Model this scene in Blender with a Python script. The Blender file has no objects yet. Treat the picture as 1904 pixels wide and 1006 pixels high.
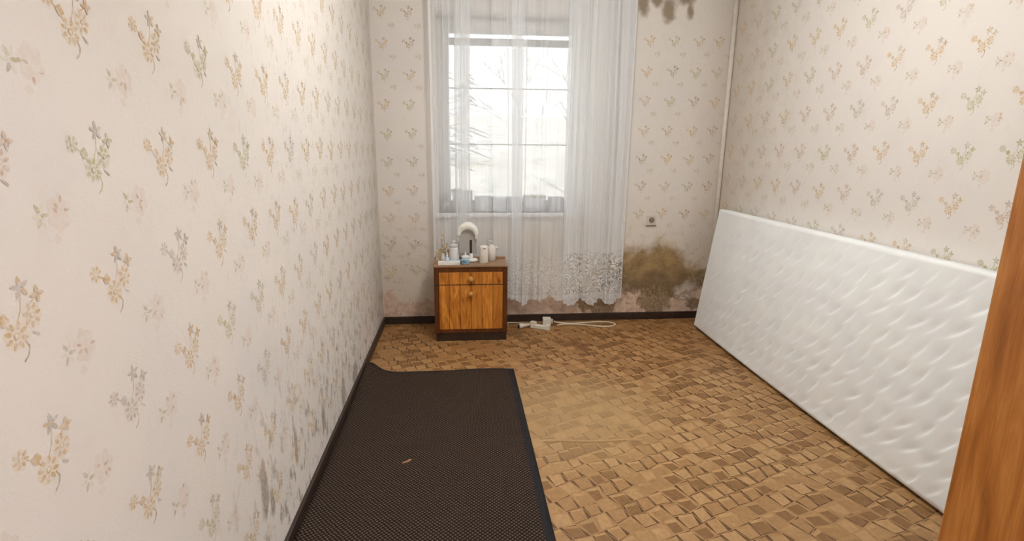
import bpy, math, random
from mathutils import Vector, Matrix
R = math.radians
PI = math.pi
scene = bpy.context.scene
col = scene.collection

# ------------------------------------------------------------------ camera
FPX = 998.13
cam_d = bpy.data.cameras.new('camera'); cam = bpy.data.objects.new('camera', cam_d); col.objects.link(cam)
cam_d.sensor_fit = 'HORIZONTAL'; cam_d.sensor_width = 36.0
cam_d.lens = FPX / 1904 * 36.0
cam_d.shift_x = (952 - 944.673) / 1904
cam_d.shift_y = (512.298 - 503) / 1904
cam_d.clip_start = 0.02; cam_d.clip_end = 400
yaw, pitch, roll = R(5.167), R(13.313), R(.438)
fwd = Vector((math.sin(yaw)*math.cos(pitch), math.cos(yaw)*math.cos(pitch), -math.sin(pitch)))
rgt = Vector((math.cos(yaw), -math.sin(yaw), 0)); upv = rgt.cross(fwd)
rgt2 = rgt*math.cos(roll) + upv*math.sin(roll); up2 = upv*math.cos(roll) - rgt*math.sin(roll)
m3 = Matrix((rgt2, up2, -fwd)).transposed()
cam.matrix_world = Matrix.Translation((0.583, 0, 1.3)) @ m3.to_4x4()
scene.camera = cam

# ------------------------------------------------------------------ world, sun, exposure
W, D, H = 2.538, 3.935, 2.55
world = bpy.data.worlds.new('sky'); scene.world = world; world.use_nodes = True
wn = world.node_tree.nodes; wl = world.node_tree.links
bg = wn['Background']; bg.inputs['Strength'].default_value = 1.65
tcw = wn.new('ShaderNodeTexCoord'); sepw = wn.new('ShaderNodeSeparateXYZ'); rw = wn.new('ShaderNodeValToRGB')
wl.new(tcw.outputs['Generated'], sepw.inputs[0]); wl.new(sepw.outputs['Z'], rw.inputs[0]); wl.new(rw.outputs[0], bg.inputs['Color'])
rw.color_ramp.elements[0].position = 0.0; rw.color_ramp.elements[0].color = (.95, .96, .97, 1)
rw.color_ramp.elements[1].position = .7; rw.color_ramp.elements[1].color = (.80, .90, 1.0, 1)
sd = bpy.data.lights.new('sun', 'SUN'); sd.energy = 2.4; sd.angle = R(3); sd.color = (1, .95, .88)
sun = bpy.data.objects.new('sun', sd); col.objects.link(sun); sun.rotation_euler = (R(48), 0, R(12))
pd = bpy.data.lights.new('window_portal', 'AREA'); pd.shape = 'RECTANGLE'; pd.size = 1.06; pd.size_y = 1.4
pd.cycles.is_portal = True
po = bpy.data.objects.new('window_portal', pd); col.objects.link(po); po.location = (.95, 4.25, 1.52); po.rotation_euler = (R(-90), 0, 0)
LAMP_E, HALL_E = 68.0, 116.0          # glow of the two added fill lamps
scene.view_settings.view_transform = 'Standard'
scene.view_settings.look = 'None'
scene.view_settings.exposure = 0.0
scene.view_settings.gamma = 1.0
scene.view_settings.use_curve_mapping = False

# ------------------------------------------------------------------ mesh helper
class MB:
    def __init__(s): s.v = []; s.f = []; s.m = []; s.sm = []
    def add(s, vs, fs, mi=0, smooth=False):
        o = len(s.v); s.v += [tuple(p) for p in vs]
        for f in fs:
            s.f.append([o+i for i in f]); s.m.append(mi); s.sm.append(smooth)
        return s
    def box(s, a, b, mi=0):
        (x0, y0, z0), (x1, y1, z1) = a, b
        vs = [(x0,y0,z0),(x1,y0,z0),(x1,y1,z0),(x0,y1,z0),(x0,y0,z1),(x1,y0,z1),(x1,y1,z1),(x0,y1,z1)]
        return s.add(vs, [(3,2,1,0),(4,5,6,7),(0,1,5,4),(1,2,6,5),(2,3,7,6),(3,0,4,7)], mi)
    def lathe(s, prof, c=(0,0,0), n=24, mi=0, axis='z', sx=1, sy=1):
        vs = []; fs = []
        for r, z in prof:
            for k in range(n):
                a = 2*PI*k/n; p = (r*math.cos(a)*sx, r*math.sin(a)*sy, z)
                if axis == 'y': p = (p[0], p[2], p[1])
                if axis == 'x': p = (p[2], p[0], p[1])
                vs.append((c[0]+p[0], c[1]+p[1], c[2]+p[2]))
        for i in range(len(prof)-1):
            for k in range(n):
                k2 = (k+1) % n
                fs.append((i*n+k, i*n+k2, (i+1)*n+k2, (i+1)*n+k))
        fs.append(tuple(reversed(range(n)))); fs.append(tuple(range((len(prof)-1)*n, len(prof)*n)))
        return s.add(vs, fs, mi, True)
    def tube(s, pts, r, n=8, mi=0, r2=None):
        pts = [Vector(p) for p in pts]; vs = []; fs = []
        for i, p in enumerate(pts):
            t = (pts[min(i+1, len(pts)-1)] - pts[max(i-1, 0)]).normalized()
            a = t.cross(Vector((0,0,1)))
            if a.length < .05: a = t.cross(Vector((1,0,0)))
            a.normalize(); b = t.cross(a)
            rr = r if r2 is None else r + (r2-r)*i/max(1, len(pts)-1)
            for k in range(n):
                q = 2*PI*k/n
                vs.append(p + a*rr*math.cos(q) + b*rr*math.sin(q))
        for i in range(len(pts)-1):
            for k in range(n):
                k2 = (k+1) % n
                fs.append((i*n+k, i*n+k2, (i+1)*n+k2, (i+1)*n+k))
        fs.append(tuple(reversed(range(n)))); fs.append(tuple(range((len(pts)-1)*n, len(pts)*n)))
        return s.add(vs, fs, mi, True)
    def prism(s, poly, y0, y1, mi=0):            # polygon in x,z extruded along y
        n = len(poly)
        vs = [(x, y0, z) for x, z in poly] + [(x, y1, z) for x, z in poly]
        fs = [tuple(range(n)), tuple(reversed(range(n, 2*n)))]
        for k in range(n): fs.append((k, n+k, n+(k+1) % n, (k+1) % n))
        return s.add(vs, fs, mi)
    def build(s, name, mats, parent=None, bevel=0, seg=2, recalc=True):
        me = bpy.data.meshes.new(name); me.from_pydata(s.v, [], s.f)
        for m in (mats if isinstance(mats, (list, tuple)) else [mats]): me.materials.append(m)
        me.polygons.foreach_set('material_index', s.m); me.polygons.foreach_set('use_smooth', s.sm)
        me.update()
        if recalc:
            import bmesh
            b = bmesh.new(); b.from_mesh(me); bmesh.ops.recalc_face_normals(b, faces=b.faces); b.to_mesh(me); b.free()
        o = bpy.data.objects.new(name, me); col.objects.link(o)
        if parent: o.parent = parent
        if bevel:
            md = o.modifiers.new('bevel', 'BEVEL'); md.width = bevel; md.segments = seg; md.limit_method = 'ANGLE'; md.angle_limit = R(40)
        return o

def tag(o, label=None, cat=None, group=None, kind=None):
    for k, v in (('label', label), ('category', cat), ('group', group), ('kind', kind)):
        if v: o[k] = v
    return o
def struct(o, label, cat): return tag(o, label, cat, None, 'structure')
def thing(name, label, cat, loc=(0,0,0), rz=0, group=None, kind=None):
    o = bpy.data.objects.new(name, None); col.objects.link(o); o.empty_display_size = .05
    o.location = loc; o.rotation_euler = (0, 0, rz)
    return tag(o, label, cat, group, kind)

# ------------------------------------------------------------------ node helper
class NT:
    def __init__(s, name):
        s.mat = bpy.data.materials.new(name); s.mat.use_nodes = True
        s.t = s.mat.node_tree; s.n = s.t.nodes; s.n.clear()
        s.out = s.n.new('ShaderNodeOutputMaterial')
    def _in(s, sock, v):
        if v is None: return
        if isinstance(v, (int, float)):
            sock.default_value = v if sock.type == 'VALUE' else ((v, v, v, 1) if sock.type == 'RGBA' else (v, v, v))
        elif isinstance(v, tuple):
            sock.default_value = (v + (1,)) if sock.type == 'RGBA' and len(v) == 3 else v
        else: s.t.links.new(v, sock)
    def pos(s):
        g = s.n.new('ShaderNodeTexCoord'); return g.outputs['Object']
    def sep(s, v):
        n = s.n.new('ShaderNodeSeparateXYZ'); s._in(n.inputs[0], v); return n.outputs
    def comb(s, x, y, z):
        n = s.n.new('ShaderNodeCombineXYZ')
        for i, v in enumerate((x, y, z)): s._in(n.inputs[i], v)
        return n.outputs[0]
    def math(s, op, a, b=None, c=None, clamp=False):
        n = s.n.new('ShaderNodeMath'); n.operation = op; n.use_clamp = clamp
        for i, v in enumerate((a, b, c)): s._in(n.inputs[i], v) if v is not None else None
        return n.outputs[0]
    def vmath(s, op, a, b=None):
        n = s.n.new('ShaderNodeVectorMath'); n.operation = op
        s._in(n.inputs[0], a)
        if b is not None: s._in(n.inputs[1], b)
        return n.outputs[0] if op not in ('LENGTH', 'DISTANCE', 'DOT_PRODUCT') else n.outputs['Value']
    def mapping(s, v, scale=(1,1,1), rot=(0,0,0), loc=(0,0,0)):
        n = s.n.new('ShaderNodeMapping'); s._in(n.inputs[0], v)
        n.inputs['Location'].default_value = loc; n.inputs['Rotation'].default_value = rot; n.inputs['Scale'].default_value = scale
        return n.outputs[0]
    def noise(s, v, scale=5, detail=3, rough=.5, dist=0, color=False):
        n = s.n.new('ShaderNodeTexNoise'); s._in(n.inputs['Vector'], v)
        n.inputs['Scale'].default_value = scale; n.inputs['Detail'].default_value = detail
        n.inputs['Roughness'].default_value = rough; n.inputs['Distortion'].default_value = dist
        return n.outputs['Color' if color else 'Fac']
    def voro(s, v, scale=5, feature='F1', rnd=1.0, out='Distance', metric='EUCLIDEAN'):
        n = s.n.new('ShaderNodeTexVoronoi'); n.feature = feature; s._in(n.inputs['Vector'], v)
        if feature != 'DISTANCE_TO_EDGE': n.distance = metric
        n.inputs['Scale'].default_value = scale; n.inputs['Randomness'].default_value = rnd
        return n.outputs[out]
    def ramp(s, f, stops, interp='LINEAR'):
        n = s.n.new('ShaderNodeValToRGB'); s._in(n.inputs[0], f); cr = n.color_ramp; cr.interpolation = interp
        while len(cr.elements) < len(stops): cr.elements.new(.5)
        for e, (p, c) in zip(cr.elements, stops):
            e.position = p; e.color = (c, c, c, 1) if isinstance(c, (int, float)) else tuple(c) + (1,)
        return n.outputs[0]
    def sstep(s, v, a, b):
        n = s.n.new('ShaderNodeMapRange'); n.interpolation_type = 'SMOOTHSTEP'; s._in(n.inputs[0], v)
        n.inputs[1].default_value = a; n.inputs[2].default_value = b; n.inputs[3].default_value = 0; n.inputs[4].default_value = 1
        return n.outputs[0]
    def mix(s, f, a, b, mode='MIX'):
        n = s.n.new('ShaderNodeMix'); n.data_type = 'RGBA'; n.blend_type = mode
        s._in(n.inputs[0], f); s._in(n.inputs[6], a); s._in(n.inputs[7], b); return n.outputs[2]
    def bump(s, h, strength=.3, dist=.01):
        n = s.n.new('ShaderNodeBump'); s._in(n.inputs['Height'], h); n.inputs['Strength'].default_value = strength; n.inputs['Distance'].default_value = dist
        return n.outputs[0]
    def pbr(s, color, rough=.5, bump=None, metal=0, spec=.5, **kw):
        n = s.n.new('ShaderNodeBsdfPrincipled'); s._in(n.inputs['Base Color'], color); s._in(n.inputs['Roughness'], rough)
        n.inputs['Metallic'].default_value = metal; n.inputs['Specular IOR Level'].default_value = spec
        if bump is not None: s._in(n.inputs['Normal'], bump)
        for k, v in kw.items(): s._in(n.inputs[k.replace('_', ' ')], v)
        s.t.links.new(n.outputs[0], s.out.inputs[0]); return s.mat

def plain(name, c, rough=.5, metal=0, spec=.5, var=.06, bs=0, nscale=30):
    """solid colour with slight procedural variation"""
    t = NT(name); p = t.pos(); nz = t.noise(p, nscale, 3)
    dark = tuple(x*(1-var) for x in c); lite = tuple(min(1, x*(1+var)) for x in c)
    colr = t.ramp(nz, [(.3, dark), (.7, lite)])
    return t.pbr(colr, rough, t.bump(nz, bs, .002) if bs else None, metal, spec)

# ------------------------------------------------------------------ wallpaper
PAPER = (.755, .705, .655)
def ell(t, u, v, cu, cv, ru, rv, wob, amp=.35, soft=.5):
    """soft-edged irregular patch of 0..1 around (cu, cv)"""
    du = t.math('DIVIDE', t.math('SUBTRACT', u, cu), ru); dv = t.math('DIVIDE', t.math('SUBTRACT', v, cv), rv)
    d = t.math('SQRT', t.math('ADD', t.math('MULTIPLY', du, du), t.math('MULTIPLY', dv, dv)))
    d = t.math('ADD', d, t.math('MULTIPLY', t.math('SUBTRACT', wob, .5), amp*4))
    return t.math('SUBTRACT', 1.0, t.sstep(d, 1-soft, 1+soft*.4))

def paper_color(t, wall):
    p = t.pos(); x, y, z = t.sep(p)
    u = x if wall == 'back' else y
    n1 = t.noise(p, 2.2, 4, .55); n2 = t.noise(p, 60, 3, .6); n3 = t.noise(p, 9, 5, .65); n4 = t.noise(p, 220, 2)
    c = t.mix(t.math('MULTIPLY', t.sstep(n1, .42, .75), .55), PAPER, (.69, .655, .64))
    c = t.mix(t.math('MULTIPLY', t.sstep(n3, .52, .8), .35), c, (.66, .60, .52))
    c = t.mix(t.math('MULTIPLY', t.sstep(n4, .55, .8), .18), c, (.85, .83, .79))
    if wall == 'back':
        # damp yellowing low on the wall
        low = t.math('SUBTRACT', 1, t.sstep(t.math('ADD', z, t.math('MULTIPLY', t.math('SUBTRACT', n3, .5), .9)), .2, 1.1))
        c = t.mix(t.math('MULTIPLY', low, .5), c, (.58, .46, .31))
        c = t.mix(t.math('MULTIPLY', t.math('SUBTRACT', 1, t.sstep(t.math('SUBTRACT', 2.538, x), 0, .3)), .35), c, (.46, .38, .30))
        mott = t.math('MULTIPLY', t.sstep(t.noise(p, 16, 6, .75), .54, .66), t.math('SUBTRACT', 1, t.sstep(z, .35, 1.0)))
        c = t.mix(t.math('MULTIPLY', mott, .6), c, (.36, .24, .15))
        # pinkish bare plaster strip along the bottom, ragged top
        wob = t.noise(p, 8, 5, .7, .6)
        plz = t.math('ADD', z, t.math('MULTIPLY', t.math('SUBTRACT', wob, .5), -.45))
        pl = t.math('SUBTRACT', 1, t.sstep(plz, .19, .205))
        plc = t.ramp(t.noise(p, 26, 6, .7), [(.3, (.44, .29, .21)), (.5, (.62, .46, .355)), (.7, (.74, .60, .48))])
        # big brown mould patch right of the curtain
        wob2 = t.noise(p, 5, 5, .65)
        m1 = ell(t, u, z, 2.04, .36, .44, .27, wob2, .42, .4)
        olive = t.ramp(t.noise(p, 11, 6, .7), [(.3, (.15, .085, .03)), (.5, (.28, .175, .065)), (.72, (.42, .28, .11))])
        dk = t.math('SUBTRACT', 1, t.sstep(t.math('ADD', z, t.math('MULTIPLY', t.math('SUBTRACT', n3, .5), .3)), .26, .44))
        olive = t.mix(t.math('MULTIPLY', dk, .62), olive, (.085, .048, .022))
        c = t.mix(t.math('MULTIPLY', m1, .93), c, olive)
        fl = t.math('MULTIPLY', t.sstep(t.noise(p, 30, 3, .5), .68, .7), m1)
        c = t.mix(t.math('MULTIPLY', fl, .5), c, (.62, .52, .38))
        c = t.mix(pl, c, plc)
        edge = t.math('MULTIPLY', t.sstep(plz, .185, .2), t.math('SUBTRACT', 1, t.sstep(plz, .205, .235)))
        c = t.mix(t.math('MULTIPLY', t.math('MULTIPLY', edge, t.sstep(u, .95, 1.5)), .6), c, (.25, .16, .09))
        # bare brown spots under the curtain hem and by the mattress
        for cu, cv, ru, rv in ((1.53, .15, .05, .10), (1.67, .14, .11, .12), (2.10, .15, .14, .12), (2.46, .33, .06, .08), (2.42, .12, .07, .05)):
            mm = ell(t, u, z, cu, cv, ru, rv, t.noise(p, 13, 5, .7), .4, .25)
            c = t.mix(t.math('MULTIPLY', mm, .85), c, t.ramp(t.noise(p, 45, 4, .7), [(.35, (.10, .06, .03)), (.65, (.36, .25, .14))]))
        # mould spots under the ceiling
        for cu, cv, ru, rv in ((1.865, 2.27, .05, .08), (2.05, 2.245, .06, .085), (2.2, 2.24, .03, .06), (1.96, 2.31, .05, .06), (2.17, 2.32, .07, .05)):
            mm = ell(t, u, z, cu, cv, ru, rv, t.noise(p, 14, 4, .6), .3, .55)
            c = t.mix(t.math('MULTIPLY', mm, .8), c, (.20, .13, .06))
        sp = t.math('MULTIPLY', t.sstep(t.noise(p, 75, 2, .6), .66, .72), t.sstep(x, 1.5, 2.5))
        c = t.mix(t.math('MULTIPLY', sp, .5), c, (.24, .16, .09))
    if wall == 'left':
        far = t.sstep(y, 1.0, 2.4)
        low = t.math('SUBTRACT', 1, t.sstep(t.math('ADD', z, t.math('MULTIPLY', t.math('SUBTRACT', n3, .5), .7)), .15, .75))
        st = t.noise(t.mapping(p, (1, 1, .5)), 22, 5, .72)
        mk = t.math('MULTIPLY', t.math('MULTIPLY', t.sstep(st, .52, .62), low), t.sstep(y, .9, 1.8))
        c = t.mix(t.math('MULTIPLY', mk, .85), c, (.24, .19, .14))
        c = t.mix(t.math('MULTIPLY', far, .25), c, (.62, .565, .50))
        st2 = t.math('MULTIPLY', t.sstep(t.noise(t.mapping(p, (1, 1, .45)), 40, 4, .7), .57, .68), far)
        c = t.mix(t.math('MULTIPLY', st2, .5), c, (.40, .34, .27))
        for cu, cv, ru, rv in ((1.45, .32, .03, .10), (1.50, .24, .02, .05), (1.75, .28, .018, .07), (2.12, .20, .03, .06), (2.50, .12, .05, .09), (2.80, .10, .08, .07)):
            mm = ell(t, u, z, cu, cv, ru, rv, t.noise(p, 24, 5, .7), .45, .35)
            c = t.mix(t.math('MULTIPLY', mm, .7), c, t.ramp(t.noise(p, 70, 4, .7), [(.35, (.16, .12, .08)), (.65, (.42, .36, .28))]))
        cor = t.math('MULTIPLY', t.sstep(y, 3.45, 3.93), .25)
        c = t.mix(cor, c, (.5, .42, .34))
    if wall == 'right':
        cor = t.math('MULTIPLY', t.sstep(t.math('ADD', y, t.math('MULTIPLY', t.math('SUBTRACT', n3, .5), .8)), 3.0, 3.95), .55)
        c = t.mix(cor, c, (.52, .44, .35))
        sp = t.math('MULTIPLY', t.sstep(t.noise(p, 55, 3, .6), .63, .72), t.sstep(y, 2.4, 3.8))
        c = t.mix(t.math('MULTIPLY', sp, .4), c, (.34, .27, .19))
    h = t.math('ADD', t.math('MULTIPLY', n2, .6), t.math('MULTIPLY', n4, .4))
    return c, h, p

INKS = {'ochre': (.52, .33, .13), 'ochre_fill': (.70, .53, .31), 'olive': (.42, .37, .17), 'olive_fill': (.56, .52, .33),
        'rose': (.50, .33, .21), 'rose_fill': (.64, .51, .42), 'grey': (.42, .36, .29), 'brown': (.34, .21, .10)}
INKN = list(INKS)
def paper_mats(wall):
    ms = []
    for k in [None] + INKN:
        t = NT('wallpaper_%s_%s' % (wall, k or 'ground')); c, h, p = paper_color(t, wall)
        if k:
            fade = t.math('MULTIPLY', t.math('ADD', .25, t.math('MULTIPLY', t.sstep(t.noise(p, 75, 5, .75), .32, .66), .7)), .45 if k.endswith('_fill') else .9)
            if wall != 'left': fade = t.math('MULTIPLY', fade, 1.35 if wall == 'back' else 1.12, clamp=True)
            c = t.mix(fade, c, INKS[k])
        ms.append(t.pbr(c, .8, t.bump(h, .35, .003), spec=.25))
    return ms

def ring_poly(cx, cy, r, petals, depth, ph=0, n=None, sx=1, sy=1, rot=0):
    n = n or max(10, petals*4); out = []
    for k in range(n):
        a = 2*PI*k/n; rr = r*(1 + depth*math.cos(petals*a+ph))
        x, y = rr*math.cos(a)*sx, rr*math.sin(a)*sy
        out.append((cx + x*math.cos(rot) - y*math.sin(rot), cy + x*math.sin(rot) + y*math.cos(rot)))
    return out
def motif_polys(rng, faint, fam, det):
    """sprig of flowers: list of (polygon in metres, ink, layer)"""
    P = []; line, fill = (fam, fam + '_fill') if fam + '_fill' in INKS else (fam, 'rose_fill')
    def leaf(cx, cy, l, w, a, ink, lay=2):
        pts = []
        for k in range(8):
            q = k/8*2*PI; x = l*math.cos(q); y = w*math.sin(q)*(1-.35*math.cos(q))
            pts.append((cx+x*math.cos(a)-y*math.sin(a), cy+x*math.sin(a)+y*math.cos(a)))
        P.append((pts, ink, lay))
    def stroke(pts, w, ink, lay=1):
        for (a, b), (c, d) in zip(pts, pts[1:]):
            L = math.hypot(c-a, d-b) or 1; nx, ny = -(d-b)/L*w, (c-a)/L*w
            P.append(([(a+nx, b+ny), (c+nx, d+ny), (c-nx, d-ny), (a-nx, b-ny)], ink, lay))
    def flower(cx, cy, r, pet, sq=1.0):
        rot = rng.uniform(0, 6)
        P.append((ring_poly(cx, cy, r, pet, .10, rot, sy=sq), fill, 1))
        for k in range(pet):
            a = rot + 2*PI*k/pet
            leaf(cx+.68*r*math.cos(a), cy+.68*r*math.sin(a)*sq, r*.30, r*.17, a, line, 2)
        if det:
            P.append((ring_poly(cx, cy, r*.26, 5, .1, rot, n=10), line, 3))
            P.append((ring_poly(cx, cy, r*.15, 5, 0, rot, n=8), fill, 4))
    if not faint:
        flower(0, -.020, .020, 8 if det else 6, 1.05); flower(-.040, .020, .014, 7 if det else 5); flower(.031, .000, .016, 7 if det else 5, 1.2)
        P.append((ring_poly(-.016, .006, .008, 4, .15, 1), line, 2))
        stroke([(.004, -.005), (.014, .012), (.018, .030), (.020, .042)], .0011, line)
        stroke([(-.010, -.008), (-.018, .006), (-.032, .014)], .0011, line)
        for k in range(5): leaf(.020+.009*math.cos(k*1.25+.4), .041+.009*math.sin(k*1.25+.4), .007, .0032, k*1.25+.4, 'grey' if rng.random() < .4 else line)
        for k in range(4): leaf(.046+.007*math.cos(k*1.6), .026+.007*math.sin(k*1.6), .006, .0035, k*1.6, line)
        stroke([(.026, .014), (.038, .020), (.046, .026)], .001, line)
        stroke([(.012, -.030), (.017, -.040), (.013, -.051), (.004, -.058)], .0014, 'brown' if fam == 'ochre' else line)
        leaf(.032, -.026, .008, .002, 2.5, 'grey')
    else:
        P.append((ring_poly(.014, .004, .024, 6, .14, rng.uniform(0, 6), sy=1.2), 'rose_fill', 1))
        for k in range(7):
            a = rng.uniform(0, 6.3); r = rng.uniform(.006, .024)
            leaf(.014+r*math.cos(a), .004+r*1.1*math.sin(a), .006, .003, a, 'rose_fill' if k % 2 else 'rose', 2)
        for k in range(6): leaf(-.024+.009*math.cos(k*1.05), .004+.013*math.sin(k*1.05), .008, .0035, k*1.05, 'olive_fill' if k % 2 else ('olive' if rng.random() < .5 else 'grey'))
        P.append((ring_poly(.002, -.034, .008, 4, .15, 1), 'rose_fill', 1))
    return P
def paper_wall(mb, wall, spots, scale=1.0):
    """print the sprigs onto the wall: hair-thin ink layers following its surface"""
    rng = random.Random({'left': 4, 'right': 8, 'back': 15}[wall])
    for (u, v, faint, fam, s) in spots:
        det = s > .9
        for q_, (poly, ink, lay) in enumerate(sorted(motif_polys(rng, faint, fam, det), key=lambda m_: m_[2])):
            e = .0002 + .000015*q_; vs = []
            for (a, b) in poly:
                a *= s*scale; b *= s*scale
                if wall == 'left': vs.append((e, u+a, v+b))
                elif wall == 'right': vs.append((W-e, u-a, v+b))
                else: vs.append((u+a, D-e, v+b))
            if wall == 'right': vs.reverse()
            mb.add(vs, [tuple(range(len(vs)))], 1+INKN.index(ink))
def spots_for(wall):
    rng = random.Random(len(wall)*7); S = []
    if wall in ('left', 'right'):
        y0 = .93-.205*4 if wall == 'left' else 1.99-.205*8
        for k in range(20):
            y = y0 + .205*k
            if not .15 < y < 3.88: continue
            for r in range(11):
                z = 2.31 - .2055*r + (.008 if wall == 'right' else 0)
                if z < .17 or z > 2.5: continue
                jit = rng.uniform(-.006, .006)
                if wall == 'left': fam = rng.choices(['ochre', 'olive', 'rose', 'grey'], [7, 1, .8, .4 + max(0, y-1.6)*2.5])[0]
                else: fam = rng.choices(['ochre', 'olive', 'rose', 'grey'], [3, 2.2, 3, 1.5])[0]
                S.append((y+jit, z+jit, False, fam, 1.0 if wall == 'left' else .95))
                dy = -.105 if wall == 'left' else .10
                S.append((y+dy+jit, z-.083, True, fam, .95))
    else:
        for (xs, zt, dz) in (((.07, .245), 2.18, .197), ((1.915, 2.098, 2.276, 2.43), 2.04, .2025), ((.42, .60, .78, .96, 1.14, 1.32, 1.50, 1.68), 2.24, .2)):
            for i, x in enumerate(xs):
                for r in range(12):
                    z = zt - dz*r
                    if z < .3: continue
                    if .36 < x < 1.55 and .76 < z < 2.30: continue
                    if 1.8 < x and z < .72: continue
                    fam = rng.choices(['ochre', 'olive', 'rose', 'brown'], [3, 2, 2.5, 2.2])[0]
                    S.append((x+rng.uniform(-.006, .006), z+rng.uniform(-.006, .006), False, fam, .78))
                    if rng.random() < .85: S.append((x+.07, z-.085, True, fam, .6))
    return S

# ------------------------------------------------------------------ common materials
white_paint = plain('white_paint', (.80, .79, .77), .35)
white_plastic = plain('white_plastic', (.74, .69, .60), .35, var=.03)
ceil_mat = plain('ceiling_paint', (.80, .78, .75), .9, bs=.2)
base_mat = plain('baseboard_brown', (.030, .017, .011), .4, var=.3)
def wood(name, c0, c1, c2, scale=(14, 14, 1.2), rough=.35, bands=0, spec=.5, rot=(0,0,0), dist=1.4):
    t = NT(name); p = t.pos(); q = t.mapping(p, scale, rot)
    n = t.noise(q, 1.6, 6, .62, dist); fine = t.noise(t.mapping(q, (6, 6, 1)), 4, 3, .6)
    f = t.math('ADD', t.math('MULTIPLY', n, .8), t.math('MULTIPLY', fine, .2))
    c = t.ramp(f, [(.32, c0), (.5, c1), (.68, c2)])
    if bands:
        x = t.sep(p)[0]
        fr = t.math('FRACT', t.math('MULTIPLY', x, bands)); fl = t.math('FLOOR', t.math('MULTIPLY', x, bands))
        w = t.n.new('ShaderNodeTexWhiteNoise'); w.noise_dimensions = '1D'; t._in(w.inputs['W'], fl)
        c = t.mix(t.math('MULTIPLY', w.outputs['Value'], .45), c, c0)
        ln = t.math('SUBTRACT', 1, t.sstep(t.math('ABSOLUTE', t.math('SUBTRACT', fr, .5)), .46, .49))
        c = t.mix(ln, tuple(v*.45 for v in c0), c)
        kn = t.voro(t.mapping(p, (7, 7, 3.2)), 1.6, rnd=1.0)
        c = t.mix(t.math('SUBTRACT', 1, t.sstep(kn, .04, .17)), c, tuple(v*.6 for v in c0))
    return t.pbr(c, rough, t.bump(f, .1, .002), spec=spec)
pine = wood('pine_front', (.24, .068, .009), (.55, .205, .030), (.80, .36, .065), bands=13.5, spec=.3, scale=(11, 11, 1.7), dist=2.6)
frame_wood = wood('dark_frame_wood', (.060, .020, .006), (.10, .033, .010), (.145, .050, .016), spec=.2)
top_wood = wood('table_top_wood', (.22, .115, .055), (.30, .17, .09), (.36, .22, .125), scale=(1.5, 16, 16))
plinth_wood = wood('plinth_wood', (.018, .010, .006), (.028, .015, .009), (.04, .022, .013))
door_wood = wood('door_veneer', (.25, .078, .014), (.47, .17, .034), (.70, .31, .085), scale=(9, 9, 1.6), rough=.35)

# ------------------------------------------------------------------ room shell
T = .27
mb = MB()
def quad(mb, a, b, c, d, mi=0): mb.add([a, b, c, d], [(0, 1, 2, 3)], mi)
WX0, WX1, WZ0, WZ1 = .43, 1.475, .84, 2.20
for a, b in (((-.15, D, 0), (WX0, D+T, H)), ((WX1, D, 0), (W+.15, D+T, H)), ((WX0, D, 0), (WX1, D+T, WZ0)), ((WX0, D, WZ1), (WX1, D+T, H))): mb.box(a, b)
paper_wall(mb, 'back', spots_for('back'))
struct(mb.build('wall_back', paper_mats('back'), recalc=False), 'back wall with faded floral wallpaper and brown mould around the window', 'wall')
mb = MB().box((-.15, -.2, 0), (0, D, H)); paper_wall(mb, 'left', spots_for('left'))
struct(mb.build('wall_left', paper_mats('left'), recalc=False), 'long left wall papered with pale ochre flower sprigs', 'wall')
mb = MB().box((W, -.2, 0), (W+.15, D, H)); paper_wall(mb, 'right', spots_for('right'))
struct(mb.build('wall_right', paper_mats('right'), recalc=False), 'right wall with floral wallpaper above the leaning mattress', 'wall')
FY = -.1
DX0, DX1, DZ = .38, 1.30, 2.05
mb = MB()
for a, b in (((0, FY-.1, 0), (DX0, FY, H)), ((DX1, FY-.1, 0), (W, FY, H)), ((DX0, FY-.1, DZ), (DX1, FY, H))): mb.box(a, b)
front_mat = plain('front_wall_paper', PAPER, .8, bs=.2)
struct(mb.build('wall_front', front_mat), 'front wall with the open doorway', 'wall')
struct(MB().box((-.15, -.2, H), (W+.15, D+T, H+.1)).build('ceiling', ceil_mat), 'white painted ceiling of the room', 'ceiling')
# hall behind the doorway
hall_mat = plain('hall_paint', (.74, .71, .68), .8)
struct(MB().box((-.5, -1.8, -.1), (-.4, -.2, H)).build('wall_hall_left', hall_mat), 'left wall of the hall outside the doorway', 'wall')
struct(MB().box((2.0, -1.8, -.1), (2.1, -.2, H)).build('wall_hall_right', hall_mat), 'right wall of the hall outside the doorway', 'wall')
struct(MB().box((-.5, -1.9, -.1), (2.1, -1.8, H)).build('wall_hall_back', hall_mat), 'far wall of the hall outside the doorway', 'wall')
struct(MB().box((-.5, -1.9, H), (2.1, -.2, H+.1)).build('ceiling_hall', ceil_mat), 'hall ceiling', 'ceiling')
struct(MB().box((-.5, -1.9, -.1), (2.1, -.2, 0)).build('floor_hall', plain('hall_floor', (.33, .21, .11), .5)), 'hall floor', 'floor')

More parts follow.
